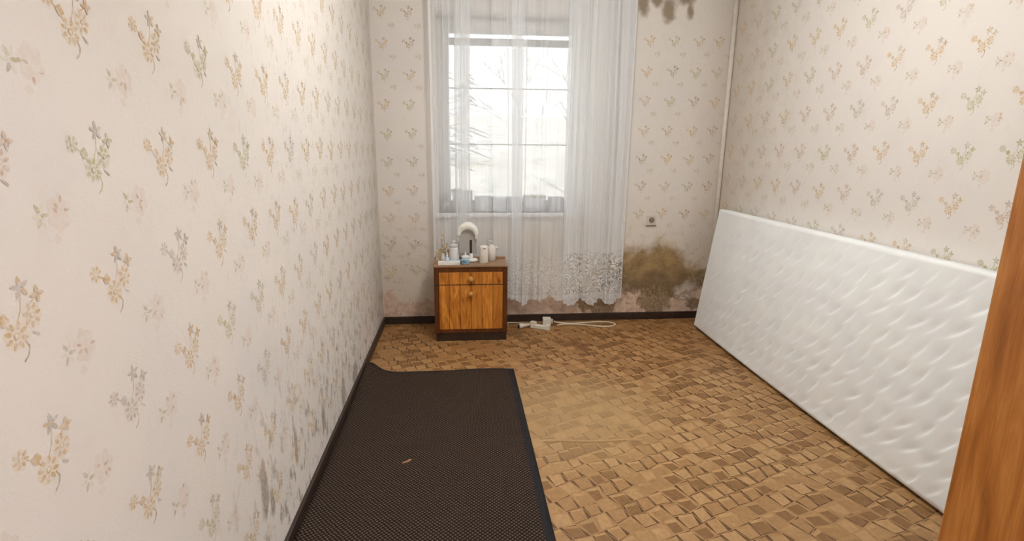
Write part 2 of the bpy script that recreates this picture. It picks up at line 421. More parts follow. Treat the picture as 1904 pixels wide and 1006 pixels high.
# ------------------------------------------------------------------ floor: vinyl printed with skewed parquet blocks
def vinyl(name, c, var=.16):
    t = NT(name); p = t.pos()
    n = t.noise(p, 45, 5, .7); big = t.noise(p, 1.3, 3, .5); g = t.noise(p, 400, 2)
    k = t.ramp(n, [(.3, tuple(v*(1-var) for v in c)), (.7, tuple(v*(1+var) for v in c))])
    x, y, z = t.sep(p)
    warm = t.sstep(t.math('ADD', y, t.math('MULTIPLY', big, .8)), 2.6, 4.0)      # redder, darker towards the window wall
    k = t.mix(t.math('MULTIPLY', warm, .55), k, (c[0]*.86, c[1]*.68, c[2]*.50))
    pale = t.math('MULTIPLY', t.math('SUBTRACT', 1, t.sstep(t.vmath('DISTANCE', p, (1.15, 2.45, 0)), .15, .65)), .5)   # paler patch beside the rug
    k = t.mix(pale, k, (.43, .285, .135))
    stain = t.math('MULTIPLY', ell(t, x, y, 1.377, 3.40, .05, .16, t.noise(p, 18, 3), .3, .5), .6)
    k = t.mix(stain, k, (.17, .065, .02))
    return t.pbr(k, t.math('ADD', .42, t.math('MULTIPLY', n, .2)), t.bump(t.math('ADD', t.math('MULTIPLY', n, .7), t.math('MULTIPLY', g, .3)), .25, .002), spec=.35)
FM = [vinyl('vinyl_ground', (0.3762, 0.2178, 0.0924)), vinyl('vinyl_light', (0.4154, 0.2479, 0.1099)), vinyl('vinyl_mid', (0.3392, 0.1894, 0.0768)),
      vinyl('vinyl_brown', (0.2257, 0.1159, 0.0415)), vinyl('vinyl_groove', (0.1265, 0.0605, 0.0198))]
mb = MB(); mb.box((-.15, -.2, -.1), (W+.15, D+.01, 0), 0)
rng = random.Random(11)
NI, NJ = 90, 90
def lat(i, j):
    rr = random.Random(i*977+j*131); a, b = i-20, j-30
    x = .4 + a*.061 - b*.030 + rr.uniform(-.010, .010); y = 1.0 + b*.064 + a*.026 + rr.uniform(-.010, .010)
    return x, y
for i in range(NI):
    for j in range(NJ+14):
        q = [lat(i, j), lat(i+1, j), lat(i+1, j+1), lat(i, j+1)]
        cx = sum(p[0] for p in q)/4; cy = sum(p[1] for p in q)/4
        if not (.0 < cx < W and -.1 < cy < D): continue
        q = [(min(max(p[0], 0), W), min(max(p[1], -.1), D)) for p in q]
        def L(u, v):
            a = [(q[0][k]*(1-u)+q[1][k]*u)*(1-v)+(q[3][k]*(1-u)+q[2][k]*u)*v for k in (0, 1)]
            return a[0], a[1]
        def put(c4, m, e, h=0):
            mb.add([(*L(*c), e) for c in c4], [(0, 1, 2, 3)], m)
        sk = rng.uniform(.14, .30); s2 = rng.uniform(.10, .24)
        put([(.02, .02), (.98, .02), (.98, .98), (.02, .98)], 4 if rng.random() < .55 else 2, .0003)
        put([(.03, .10), (1-sk, .04), (.985, .90), (sk*.8, .985)], rng.choice((1, 1, 2, 0)), .0006)
        put([(.06, .07), (1-sk, .05), (1-sk*.55, 1-s2-.12), (s2*.9, 1-s2)], rng.choices((1, 2, 3, 0), (3, 4, 4, 2))[0], .0009)
# raised seam where the vinyl has buckled beside the rug
n = 24; sv = []; sf = []
for k in range(n+1):
    f = k/n; x = .905 + f*.50; y = 2.185 - f*.03 + .006*math.sin(f*9); hgt = .005*math.sin(PI*min(1, f*1.02+.0))**.5 if 0 < f < 1 else 0
    sv += [(x, y-.004, .001), (x, y-.0035, .0012+hgt), (x, y+.014, .001)]
for k in range(n): sf += [(3*k, 3*k+3, 3*k+4, 3*k+1), (3*k+1, 3*k+4, 3*k+5, 3*k+2)]
mb.add(sv, sf, 1, True)
struct(mb.build('floor', FM, recalc=False), 'tan vinyl floor with an embossed skewed block pattern', 'floor')

# baseboards and corner trim
struct(MB().box((.0, D-.014, 0), (W, D, .058)).build('baseboard_back', base_mat, bevel=.003), 'dark brown baseboard below the window', 'baseboard')
struct(MB().box((.0, FY, 0), (.014, D-.014, .058)).build('baseboard_left', base_mat, bevel=.003), 'dark brown baseboard along the left wall', 'baseboard')
struct(MB().box((W-.014, FY, 0), (W, D-.014, .058)).build('baseboard_right', base_mat, bevel=.003), 'dark brown baseboard behind the mattress', 'baseboard')
trim_mat = plain('corner_trim_paint', (.72, .66, .59), .5)
struct(MB().tube([(W-.016, D-.016, .06), (W-.016, D-.016, H)], .016, 14).build('trim_1', trim_mat), 'pale vertical pipe-like trim in the right back corner', 'trim')

# ------------------------------------------------------------------ window
win = thing('window_1', 'deep set white window with thin cross bars behind the sheer curtains', 'window', (0, 0, 0), kind='structure')
GY = 4.135
m = MB()
for a, b in (((WX0, GY-.03, WZ0), (.515, GY+.04, WZ1)), ((1.415, GY-.03, WZ0), (WX1, GY+.04, WZ1)), ((.515, GY-.03, 2.10), (1.415, GY+.04, WZ1)), ((.515, GY-.03, WZ0), (1.415, GY+.04, .915))): m.box(a, b)
m.build('window_frame', plain('frame_paint', (.60, .58, .56), .4), win, bevel=.004)
t = NT('window_glass'); tr = t.n.new('ShaderNodeBsdfTransparent'); gl = t.n.new('ShaderNodeBsdfGlossy'); gl.inputs['Roughness'].default_value = .02
mx = t.n.new('ShaderNodeMixShader'); mx.inputs[0].default_value = .006
t.t.links.new(tr.outputs[0], mx.inputs[1]); t.t.links.new(gl.outputs[0], mx.inputs[2]); t.t.links.new(mx.outputs[0], t.out.inputs[0])
MB().box((.515, GY+.003, .915), (1.415, GY+.007, 2.10)).build('window_pane', t.mat, win)
m = MB()
for z in (1.727, 1.328): m.box((.515, GY+.010, z-.004), (1.415, GY+.018, z+.004))
m.build('cross_bars', plain('bar_grey', (.42, .41, .40), .5), win)
MB().box((.515, GY+.045, 2.03), (1.415, GY+.085, 2.075)).build('shutter_rail', plain('shutter_grey', (.40, .40, .40), .6), win)
MB().box((WX0-.035, D-.045, WZ0-.028), (WX1+.045, GY-.03, WZ0)).build('window_sill', plain('sill_paint', (.80, .79, .78), .35), win, bevel=.006)

# ------------------------------------------------------------------ door leaf, open
dr = thing('door_1', 'orange brown veneered door leaf standing open at the right edge', 'door', (1.28, FY, 0), kind='structure')
tip = Vector((1.42, .75, 0)); hin = Vector((1.28, FY, 0)); L = (tip-hin).length
dr.rotation_euler = (0, 0, math.atan2(tip.y-hin.y, tip.x-hin.x))
o = MB().box((0, -.04, .012), (L, 0, 2.03)).build('door_leaf', door_wood, dr, bevel=.004, seg=3)
o = MB().box((L-.0, -.036, .016), (L+.004, -.004, 2.026)).build('edge_strip', wood('door_edging', (.30, .12, .035), (.42, .19, .065), (.52, .27, .10)), dr, bevel=.0015)

# ------------------------------------------------------------------ mattress leaning on the right wall
def mattress():
    Hh, Th, Y0, Y1 = .885, .10, 1.42, 3.705
    Ln = Y1-Y0; th = math.asin(.115/Hh)
    NL, NV = 540, 220; r = .022
    prof = []                                           # closed loop (w = thickness, v = height, front flag)
    for k in range(NV+1):
        v = r + (Hh-2*r)*k/NV; prof.append((0, v, 1))
    def arc(cw, cv, a0, a1):
        for k in range(1, 6):
            a = a0+(a1-a0)*k/6; prof.append((cw+r*math.cos(a), cv+r*math.sin(a), 0))
    arc(r, Hh-r, PI, PI/2)
    for k in range(7): prof.append((r+(Th-2*r)*k/6, Hh, 0))
    arc(Th-r, Hh-r, PI/2, 0)
    for k in range(13): prof.append((Th, Hh-r-(Hh-2*r)*k/12, 0))
    arc(Th-r, r, 0, -PI/2)
    for k in range(7): prof.append((Th-r-(Th-2*r)*k/6, 0, 0))
    arc(r, r, -PI/2, -PI)
    cuts = [r*(1-math.cos(PI/2*k/6)) for k in range(6)] + [r + (Ln-2*r)*k/NL for k in range(NL+1)] + [Ln-r*(1-math.cos(PI/2*k/6)) for k in reversed(range(6))]
    rg = random.Random(3); A, B = .094, .108
    dents = {}
    for a in range(-1, 26):
        for b in range(-1, 10):
            u = a*A + (b % 2)*A/2 + rg.uniform(-.008, .008); v = .03 + b*B*.93 + rg.uniform(-.008, .008) + .02*math.sin(a*.8)
            dents.setdefault((int(u//.1), int(v//.1)), []).append((u, v, rg.uniform(.7, 1.2), rg.uniform(-.18, .18)))
    def disp(u, v):
        h = 0; iu, iv = int(u//.1), int(v//.1)
        for du in (-1, 0, 1):
            for dv in (-1, 0, 1):
                for (a, b, s, da) in dents.get((iu+du, iv+dv), ()):
                    an = R(132)+da; x, y = u-a, v-b
                    p = x*math.cos(an)+y*math.sin(an); q = -x*math.sin(an)+y*math.cos(an)
                    q += .9*p*p
                    w = .006 if q > 0 else .026
                    h += -.0075*s*math.exp(-(p/.040)**2)*math.exp(-abs(q/w)**1.5)
        e = min(1, u/.12, (Ln-u)/.10, v/.06, (Hh-v)/.10); e = max(0, min(1, e))
        return h*e + .004*math.sin(u*7+v*3)*e
    vs = []; fs = []; npf = len(prof)
    for u in cuts:
        ed = min(u, Ln-u); ins = 0 if ed >= r else r - math.sqrt(max(0, r*r-(r-ed)**2))
        for (w, v, fr) in prof:
            ww = min(max(w, ins), Th-ins); vv = min(max(v, ins), Hh-ins)
            if fr:
                ww -= disp(u, v)
                ww -= .010*math.sin(PI*u/Ln)*math.sin(PI*v/Hh)
            bow = -.018*math.sin(PI*min(1, max(0, u/Ln)))*(1-v/Hh)      # foot of the mattress bulges out a little midway
            x = 2.315 + bow + ww*math.cos(th) + vv*math.sin(th)
            z = .002 + (Th-ww)*math.sin(th)*1 + vv*math.cos(th)
            vs.append((x, Y0+u, z))
    nc = len(cuts)
    for i in range(nc-1):
        for k in range(npf):
            k2 = (k+1) % npf; fs.append((i*npf+k, i*npf+k2, (i+1)*npf+k2, (i+1)*npf+k))
    fs.append(tuple(range(npf))); fs.append(tuple(reversed(range((nc-1)*npf, nc*npf))))
    return MB().add(vs, fs, 0, True)
t = NT('mattress_cloth'); p = t.pos()
n = t.noise(p, 6, 3); f = t.noise(p, 420, 2); kn = t.noise(t.mapping(p, (1, 1, .2)), 60, 3)
c = t.ramp(n, [(.35, (.83, .845, .85)), (.65, (.87, .885, .875))])
t.pbr(c, .85, t.bump(t.math('ADD', t.math('MULTIPLY', f, .5), t.math('MULTIPLY', kn, .5)), .25, .002), spec=.2, Sheen_Weight=.2)
tag(mattress().build('mattress', t.mat), 'long white quilted foam mattress standing on edge, leaning on the right wall', 'mattress')

# ------------------------------------------------------------------ rug
def rug():
    X0, X1, Y0, Y1 = .0146, .893, .25, 3.015; th = .007; BW = .035
    xs = [X0 + (X1-X0-BW)*k/56 for k in range(57)] + [X1-BW+.001] + [X1-BW*.5, X1]
    ys = [Y0 + (Y1-.02-Y0)*k/120 for k in range(121)] + [Y1-.019, Y1-.01, Y1]
    def zz(x, y):
        z = th
        # far left corner rucks up against the baseboard
        d = math.hypot((x-.055)/.07, (y-3.03)/.09); z += .032*math.exp(-d*d)
        d = math.hypot((x-.02)/.05, (y-2.9)/.2); z += .018*math.exp(-d*d)
        z += .004*math.exp(-((y-Y1)/.06)**2)*(1+math.sin(x*11))
        z += .006*math.exp(-((x-X0)/.05)**2)*(1+math.sin(y*5))
        return z
    def yy(x, y):
        k = max(0, (y-2.6)/.42); return y + k*(.018*math.exp(-((x-.2)/.12)**2)*-1 + .03*math.exp(-((x-.05)/.04)**2)) - k*.010*(x/.9)
    vs = []; top = []; bot = []; fs = []; ms = []
    nx, ny = len(xs), len(ys)
    for j, y in enumerate(ys):
        for i, x in enumerate(xs): vs.append((x, yy(x, y), zz(x, y)))
    for j, y in enumerate(ys):
        for i, x in enumerate(xs): vs.append((x, yy(x, y), zz(x, y)-th+.0012))
    N = nx*ny
    A = MB(); Bm = MB(); A.v = list(vs); 
    def face(mbx, f): mbx.f.append(f); mbx.m.append(0); mbx.sm.append(True)
    E = MB(); E.v = list(vs)
    for j in range(ny-1):
        for i in range(nx-1):
            bord = i >= nx-3 or j >= ny-3
            a, b, c, d = j*nx+i, j*nx+i+1, (j+1)*nx+i+1, (j+1)*nx+i
            tgt = E if bord else A
            face(tgt, [a, b, c, d]); face(tgt, [d+N, c+N, b+N, a+N])
            if i == 0: face(tgt, [a, d, d+N, a+N])
            if j == 0: face(tgt, [b, a, a+N, b+N])
            if i == nx-2: face(tgt, [c, b, b+N, c+N])
            if j == ny-2: face(tgt, [d, c, c+N, d+N])
    return A, E
t = NT('rug_pile'); p = t.pos()
q = t.mapping(p, (1, 1, 1), (0, 0, R(3))); qx, qy, _ = t.sep(q); wn_ = t.noise(p, 40, 2)
k = 2*PI/.017
sx = t.math('SINE', t.math('ADD', t.math('MULTIPLY', qx, k), t.math('MULTIPLY', wn_, 2.2))); sy = t.math('SINE', t.math('ADD', t.math('MULTIPLY', qy, k), t.math('MULTIPLY', wn_, 2.2)))
h = t.math('ADD', .5, t.math('MULTIPLY', t.math('MULTIPLY', sx, sy), .5))
nf = t.noise(p, 150, 4, .7); big = t.noise(p, 2.5, 3)
f = t.math('ADD', t.math('MULTIPLY', h, .8), t.math('MULTIPLY', nf, .3))
c = t.ramp(f, [(.38, (.009, .005, .003)), (.62, (.030, .018, .012)), (.92, (.17, .115, .085))])
c = t.mix(t.math('MULTIPLY', big, .25), c, (.040, .024, .016))
t.pbr(c, .75, t.bump(f, .9, .006), spec=.12)
A, E_ = rug()
def prune(mbx):
    used = sorted({i for f in mbx.f for i in f}); mp = {o: k for k, o in enumerate(used)}
    mbx.v = [mbx.v[i] for i in used]; mbx.f = [[mp[i] for i in f] for f in mbx.f]; return mbx
rg_root = prune(A).build('rug', t.mat)
tag(rg_root, 'dark brown nubbed runner rug with a black border along the left wall', 'rug')
prune(E_).build('border', plain('rug_border_rubber', (.010, .009, .011), .6, spec=.2, var=.35, bs=.3, nscale=90), rg_root)
# dry leaf scrap on the rug
m = MB(); pts = [(-.022, -.008), (-.012, .003), (0, .004), (.012, .012), (.024, .013), (.018, .004), (.006, -.004), (-.008, -.006)]
m.add([(x, y, .0035+.002*math.sin(x*200)) for x, y in pts] + [(x, y, .0015) for x, y in pts],
      [tuple(range(8)), tuple(reversed(range(8, 16)))] + [(k, k+8, (k+1) % 8+8, (k+1) % 8) for k in range(8)])
o = m.build('debris_scrap', plain('scrap_orange', (.42, .20, .09), .8, var=.3)); o.location = (.346, 2.055, .0075); o.rotation_euler = (0, 0, R(15))
tag(o, 'small orange brown scrap lying on the dark rug', 'scrap')

# ------------------------------------------------------------------ nightstand
NX0, NX1, NY0, NY1, NZ = .403, .898, 3.518, 3.765, .535
ns = thing('nightstand', 'small wooden nightstand with a drawer and door standing before the curtain', 'nightstand', ((NX0+NX1)/2, (NY0+NY1)/2, 0))
def loc(a): return (a[0]-ns.location[0], a[1]-ns.location[1], a[2])
def nbox(m, a, b): return m.box(loc(a), loc(b))
m = MB(); nbox(m, (NX0, NY0+.004, .062), (NX0+.032, NY1, NZ-.012)); nbox(m, (NX1-.032, NY0+.004, .062), (NX1, NY1, NZ-.012))
nbox(m, (NX0+.032, NY0+.004, NZ-.045), (NX1-.032, NY1, NZ-.012)); nbox(m, (NX0+.032, NY0+.004, .062), (NX1-.032, NY1, .088)); nbox(m, (NX0+.032, NY1-.008, .088), (NX1-.032, NY1, NZ-.045))
m.build('carcass', frame_wood, ns, bevel=.002)
m = MB(); nbox(m, (NX0-.003, NY0-.002, NZ-.012), (NX1+.003, NY1, NZ)); m.build('table_top', top_wood, ns, bevel=.002)
m = MB(); nbox(m, (NX0-.003, NY1-.012, NZ), (NX1+.003, NY1, NZ+.014)); nbox(m, (NX0-.003, NY1-.19, NZ), (NX0+.008, NY1-.012, NZ+.008)); m.build('back_rim', top_wood, ns, bevel=.002)
m = MB(); nbox(m, (NX0+.008, NY0+.014, 0), (NX1-.004, NY1-.01, .062)); m.build('plinth', plinth_wood, ns)
m = MB(); nbox(m, (NX0+.033, NY0, .405), (NX1-.033, NY0+.02, NZ-.046)); dw = m.build('drawer', pine, ns, bevel=.002)
m = MB(); nbox(m, (NX0+.033, NY0, .089), (NX1-.033, NY0+.02, .400)); dd = m.build('cabinet_door', pine, ns, bevel=.002)
m = MB(); nbox(m, (NX0+.01, NY0+.001, .4005), (NX1-.01, NY0+.006, .4045)); m.build('drawer_gap', plain('gap_dark', (.02, .01, .006), .7), ns)
knob_mat = wood('knob_wood', (.34, .15, .03), (.52, .25, .055), (.68, .36, .10), rough=.3, spec=.4)
for par, z in ((dw, .446), (dd, .343)):
    k = MB().lathe([(.006, 0), (.006, -.008), (.015, -.012), (.019, -.020), (.017, -.028), (.009, -.033), (.002, -.034)], loc((.648, NY0, z)), 20, axis='y')
    k.build('knob', knob_mat, par)

# ------------------------------------------------------------------ things on the nightstand
ZT = NZ + .0005
# arched mirror on a stand
mr = thing('table_mirror', 'small arched table mirror with a thick white top rim on the nightstand', 'mirror', (.635, 3.672, ZT), R(-6))
arch = [(-.060, .055)] + [(-.060, .150)] + [(.060*math.cos(PI-PI*k/16), .170+.068*math.sin(PI*k/16)) for k in range(17)] + [(.060, .150), (.060, .055)]
t = NT('mirror_silver'); t.pbr(t.ramp(t.noise(t.pos(), 8, 3), [(.3, (.50, .48, .45)), (.7, (.58, .56, .53))]), .15, metal=.45)
MB().prism(list(reversed(arch)), -.004, .004).build('mirror_glass', t.mat, mr)
N_ = 20; vs = []; fs = []
for k in range(N_+1):
    a = PI*(.97 - 1.02*k/N_); c_, s_ = math.cos(a), math.sin(a); th = .004 + .030*max(0, math.sin(a))
    for (rr, yy_) in ((.050, -.030), (.0605+th*.8, -.024), (.0605+th, 0), (.0605+th*.6, .014), (.050, .014)):
        vs.append((rr*c_*1.06, yy_, .168 + rr*s_*1.12))
for k in range(N_):
    for q_ in range(5): fs.append((k*5+q_, k*5+(q_+1) % 5, (k+1)*5+(q_+1) % 5, (k+1)*5+q_))
fs.append((0, 1, 2, 3, 4)); fs.append(tuple(N_*5+i for i in (4, 3, 2, 1, 0)))
MB().add(vs, fs, 0, True).build('top_rim', plain('cream_white', (.82, .80, .73), .4), mr)
MB().box((.012, -.0085, .030), (.029, -.0045, .150)).build('dark_strip', plain('strip_dark', (.03, .02, .02), .4), mr, bevel=.001)  # dark upright strip on the mirror front
MB().lathe([(.045, 0), (.052, .004), (.052, .012), (.040, .020), (.012, .024), (.010, .056)], (.022, -.01, 0), 28, sy=.72).build('mirror_base', plain('cream_base', (.74, .71, .66), .4), mr)
# white lidded jar left of mirror
jr = thing('jar', 'white tapered jar with a clear lid left of the arched mirror', 'jar', (.538, 3.662, ZT))
MB().lathe([(.034, 0), (.037, .003), (.036, .02), (.030, .09), (.027, .098), (.024, .101)], (0, 0, 0), 28).build('jar_body', plain('milk_white', (.70, .68, .66), .3), jr)
t = NT('clear_lid'); tr = t.n.new('ShaderNodeBsdfTransparent'); df = t.n.new('ShaderNodeBsdfPrincipled'); df.inputs['Base Color'].default_value = (.8, .8, .8, 1); df.inputs['Roughness'].default_value = .15
mx = t.n.new('ShaderNodeMixShader'); mx.inputs[0].default_value = .6; t.t.links.new(tr.outputs[0], mx.inputs[1]); t.t.links.new(df.outputs[0], mx.inputs[2]); t.t.links.new(mx.outputs[0], t.out.inputs[0])
clear_mat = t.mat
MB().lathe([(.024, .101), (.028, .106), (.028, .116), (.020, .124), (.010, .128), (.010, .133), (.014, .137), (.012, .145), (.003, .147)], (0, 0, 0), 24).build('jar_lid', clear_mat, jr)
# cream can
cn = thing('canister', 'cream cylindrical canister with a dark slot, right of the mirror', 'canister', (.742, 3.605, ZT))
MB().lathe([(.028, 0), (.030, .003), (.030, .110), (.027, .117), (.020, .119)], (0, 0, 0), 28).build('canister_body', plain('cream_can', (.76, .71, .64), .35), cn)
MB().box((-.008, -.0312, .100), (.012, -.0285, .106)).build('slot', plain('slot_grey', (.20, .18, .17), .5), cn)
# jug behind the canister
jg = thing('jug', 'cream jug with a spout and loop handle behind the cylindrical canister', 'jug', (.800, 3.690, ZT))
MB().lathe([(.024, 0), (.027, .003), (.029, .05), (.029, .085), (.022, .102), (.016, .108), (.017, .112)], (0, 0, 0), 26).build('jug_body', plain('cream_jug', (.74, .69, .63), .35), jg)
MB().tube([(.024, 0, .088), (.034, -.003, .092), (.041, -.004, .090), (.045, -.004, .082)], .008, 10, r2=.004).build('spout', plain('cream_spout', (.74, .69, .63), .35), jg)
MB().tube([(-.018, 0, .106), (-.030, 0, .118), (-.024, 0, .134), (-.006, 0, .138), (.010, 0, .128), (.014, 0, .108)], .004, 8).build('loop_handle', plain('cream_handle', (.68, .64, .59), .35), jg)
# small blue jar
bj = thing('cream_pot', 'small pale blue pot with a white lid and blue label at the nightstand front', 'pot', (.616, 3.567, ZT))
MB().lathe([(.022, 0), (.027, .004), (.028, .036), (.024, .042)], (0, 0, 0), 24).build('pot_body', plain('pot_blue', (.52, .62, .72), .25), bj)
MB().lathe([(.026, .042), (.027, .045), (.026, .056), (.016, .062), (.006, .064), (.005, .075), (.003, .085)], (0, 0, 0), 24).build('pot_lid', plain('lid_white', (.68, .72, .76), .25), bj)
def curved(m, a0, a1, z0, z1, r, n=10):
    vs = [(r*math.sin(a0+(a1-a0)*k/n), -r*math.cos(a0+(a1-a0)*k/n), z) for k in range(n+1) for z in (z0, z1)]
    return m.add(vs, [(2*k, 2*k+2, 2*k+3, 2*k+1) for k in range(n)], 0, True)
curved(MB(), R(-50), R(45), .010, .034, .0288).build('pot_label', plain('label_blue', (.20, .37, .55), .4), bj)
m = MB(); curved(m, R(-36), R(-30), .016, .031, .0292, 3); curved(m, R(-30), R(-16), .022, .025, .0292, 3); curved(m, R(-20), R(-14), .014, .028, .0292, 3); curved(m, R(-2), R(8), .018, .021, .0292, 3)
m.build('label_marks', plain('ink_navy', (.03, .07, .16), .5), bj)
# white carton front-left
bx = MB().box((-.073, -.028, 0), (.073, .028, .021)).build('medicine_carton', plain('carton_white', (.78, .75, .70), .55), bevel=.0015)
bx.location = (.505, 3.568, ZT); bx.rotation_euler = (0, 0, R(1))
tag(bx, 'flat white carton lying at the front left of the nightstand', 'carton')
MB().box((.035, -.0286, .004), (.0735, .0286, .0165)).build('pale_green_end', plain('carton_green', (.62, .68, .62), .55), bx)
bf = MB().box((-.058, -.03, 0), (.058, .03, .016)).build('blue_packet', plain('packet_blue', (.17, .30, .48), .5), bevel=.001)
bf.location = (.545, 3.597+.03, ZT); bf.rotation_euler = (0, 0, R(-2)); bf.location.y = 3.629
tag(bf, 'flat blue packet lying behind the white carton', 'packet')
MB().box((-.0585, -.0305, .004), (.0585, -.0299, .010)).build('white_stripe', plain('packet_white', (.74, .76, .80), .5), bf)
# nasal-spray like bottle
bt = thing('spray_bottle', 'tiny white and blue spray bottle in front of the dried flowers', 'bottle', (.482, 3.586, ZT+.0215))
bt.location = (.492, 3.578, ZT+.0213)
MB().lathe([(.012, 0), (.014, .002), (.014, .022), (.007, .030), (.006, .034)], (0, 0, 0), 18).build('bottle_body', plain('bottle_blue', (.55, .66, .80), .3), bt)
MB().lathe([(.008, .034), (.008, .040), (.004, .044), (.003, .060), (.001, .063)], (0, 0, 0), 14).build('nozzle', plain('nozzle_white', (.80, .80, .80), .35), bt)
# beige card leaning behind
cd = MB().box((-.052, -.002, 0), (.052, .002, .075)).build('greeting_card', plain('card_beige', (.66, .55, .40), .7), bevel=.0005)
cd.location = (.463, 3.712, ZT+.0005); cd.rotation_euler = (R(-8), 0, R(6))
tag(cd, 'beige card propped up behind the little flower vase', 'card')
# dried flowers
fv = thing('flower_vase', 'little vase of dried yellow and brown flowers at the nightstand left end', 'vase', (.462, 3.672, ZT))
MB().lathe([(.012, 0), (.016, .004), (.018, .022), (.010, .042), (.008, .052), (.011, .058)], (0, 0, 0), 18).build('vase_body', plain('vase_clear', (.70, .66, .58), .2), fv)
rg2 = random.Random(21); stems = MB(); hm1 = plain('dried_yellow', (.66, .52, .32), .8, var=.3); hm2 = plain('dried_brown', (.42, .31, .18), .8, var=.3)
for k in range(22):
    a = rg2.uniform(0, 2*PI); sp = rg2.uniform(.005, .048); hh = rg2.uniform(.075, .135) if k > 1 else .185 - .02*k
    if k < 2: sp = .006
    x, y, z = sp*math.cos(a), sp*.55*math.sin(a), hh - sp*.5
    stems.tube([(0, 0, .05), (x*.4, y*.4, .05+(z-.05)*.6), (x, y, z)], .0008, 5)
    MB().lathe([(.001, -.004), (.006, -.001), (.0075, .003), (.005, .007), (.001, .008)], (x, y, z), 8).build('flower_head', hm1 if k % 3 else hm2, fv)
stems.build('stems', plain('stem_brown', (.30, .22, .13), .8), fv)

# ------------------------------------------------------------------ curtains
def curtain_mat(name, lace_scale, lo, hi, dens, hole):
    t = NT(name); p = t.pos(); x, y, z = t.sep(p)
    thr = t.noise(t.mapping(p, (1, 1, .02)), 90, 2)
    base = t.math('ADD', dens, t.math('MULTIPLY', t.math('SUBTRACT', thr, .5), .12))
    # woven lace of scrolls and rings in the lower part
    wp = t.vmath('ADD', p, t.vmath('MULTIPLY', t.vmath('SUBTRACT', t.noise(p, lace_scale*.55, 2, color=True), (.5, .5, .5)), (.10*18/lace_scale, 0, .10*18/lace_scale)))
    flat = t.comb(t.sep(wp)[0], 0, t.sep(wp)[2])
    d = t.voro(flat, lace_scale, rnd=.9); rings = t.math('SINE', t.math('MULTIPLY', d, 26))
    e = t.voro(flat, lace_scale*.5, 'DISTANCE_TO_EDGE', .9)
    fine = t.noise(p, 260, 2)
    holes = t.math('MULTIPLY', t.sstep(rings, .1, .6), t.sstep(d, .10, .16))
    pat = t.math('SUBTRACT', 1.0, t.math('MULTIPLY', holes, hole))
    pat = t.math('SUBTRACT', pat, t.math('MULTIPLY', t.math('SUBTRACT', 1, t.sstep(e, .02, .06)), .25))
    pat = t.math('ADD', pat, t.math('MULTIPLY', t.math('SUBTRACT', fine, .5), .55))
    zone = t.math('SUBTRACT', 1, t.sstep(t.math('ADD', z, t.math('MULTIPLY', t.math('SUBTRACT', t.noise(p, 14, 2), .3), .14)), lo, hi))
    hemz = t.math('SUBTRACT', 1, t.sstep(z, .22, .27))
    lace = t.math('MULTIPLY', pat, .80, clamp=True)
    lace = t.math('MAXIMUM', lace, t.math('MULTIPLY', hemz, .62))
    cov = t.math('ADD', t.math('MULTIPLY', base, t.math('SUBTRACT', 1, zone)), t.math('MULTIPLY', lace, zone), clamp=True)
    sel = t.math('MAXIMUM', t.math('SUBTRACT', 1, t.sstep(x, .404, .410)), t.sstep(x, 1.788, 1.793))     # doubled side hems
    cov = t.math('MINIMUM', t.math('ADD', cov, t.math('MULTIPLY', sel, .30)), .94)
    df = t.n.new('ShaderNodeBsdfDiffuse'); tl = t.n.new('ShaderNodeBsdfTranslucent'); tr = t.n.new('ShaderNodeBsdfTransparent')
    for n in (df, tl): n.inputs[0].default_value = (.93, .94, .95, 1)
    m1 = t.n.new('ShaderNodeMixShader'); m1.inputs[0].default_value = .24
    t.t.links.new(df.outputs[0], m1.inputs[1]); t.t.links.new(tl.outputs[0], m1.inputs[2])
    m2 = t.n.new('ShaderNodeMixShader'); t.t.links.new(cov, m2.inputs[0])
    t.t.links.new(tr.outputs[0], m2.inputs[1]); t.t.links.new(m1.outputs[0], m2.inputs[2]); t.t.links.new(m2.outputs[0], t.out.inputs[0])
    return t.mat
ZR = 2.405
def curtain(x0, x1, yc, folds, seed, hem):
    rg = random.Random(seed); ph = [rg.uniform(0, 6) for _ in range(6)]
    NS, NZ_ = 900, 70; vs = []; fs = []
    for j in range(NZ_+1):
        f = j/NZ_
        for i in range(NS+1):
            s = i/NS
            zb = hem(x0+(x1-x0)*s, rg)
            z = ZR + (zb-ZR)*f
            th = 2*PI*(folds*s + .55*math.sin(2*PI*2.1*s+ph[0]) + .28*math.sin(2*PI*5.3*s+ph[1]) + .10*math.sin(f*3+s*9+ph[2]))
            e = min(1, s/.02, (1-s)/.02)
            am = (.013 + .006*math.sin(2*PI*3.3*s+ph[3]))*(1-.25*f)*e
            ax = .0125*(1+.7*math.sin(2*PI*2.7*s+ph[4]))*e*(1-.35*f)
            xx = x0 + (x1-x0)*s + ax*math.sin(2*th) + .004*math.sin(f*5+s*7)*e
            vs.append((xx, yc + am*math.sin(th) + .004*math.sin(2.3*th+ph[5])*e, z))
    n = NS+1
    for j in range(NZ_):
        for i in range(NS): fs.append((j*n+i, j*n+i+1, (j+1)*n+i+1, (j+1)*n+i))
    return MB().add(vs, fs, 0, True)
def hem_left(x, rg):
    return .195 + .030*math.sin(x*34)*math.sin(x*13+1) + .010*abs(math.sin(x*75)) - (.02 if .95 < x < 1.08 else 0)
def hem_right(x, rg):
    k = (x-1.345)/.46; a = abs(math.sin(PI*(k*3+.1)))
    return .135 + .055*(1-a**1.3) + .008*abs(math.sin(x*90))
c1 = curtain(.392, 1.352, 3.842, 11, 5, hem_left).build('sheer_curtain', curtain_mat('sheer_net_fine', 52, .36, .64, .48, .55), recalc=False)
tag(c1, 'wide left sheer white curtain with fine speckled lace, hanging behind the nightstand', 'curtain', 'sheer window curtains')
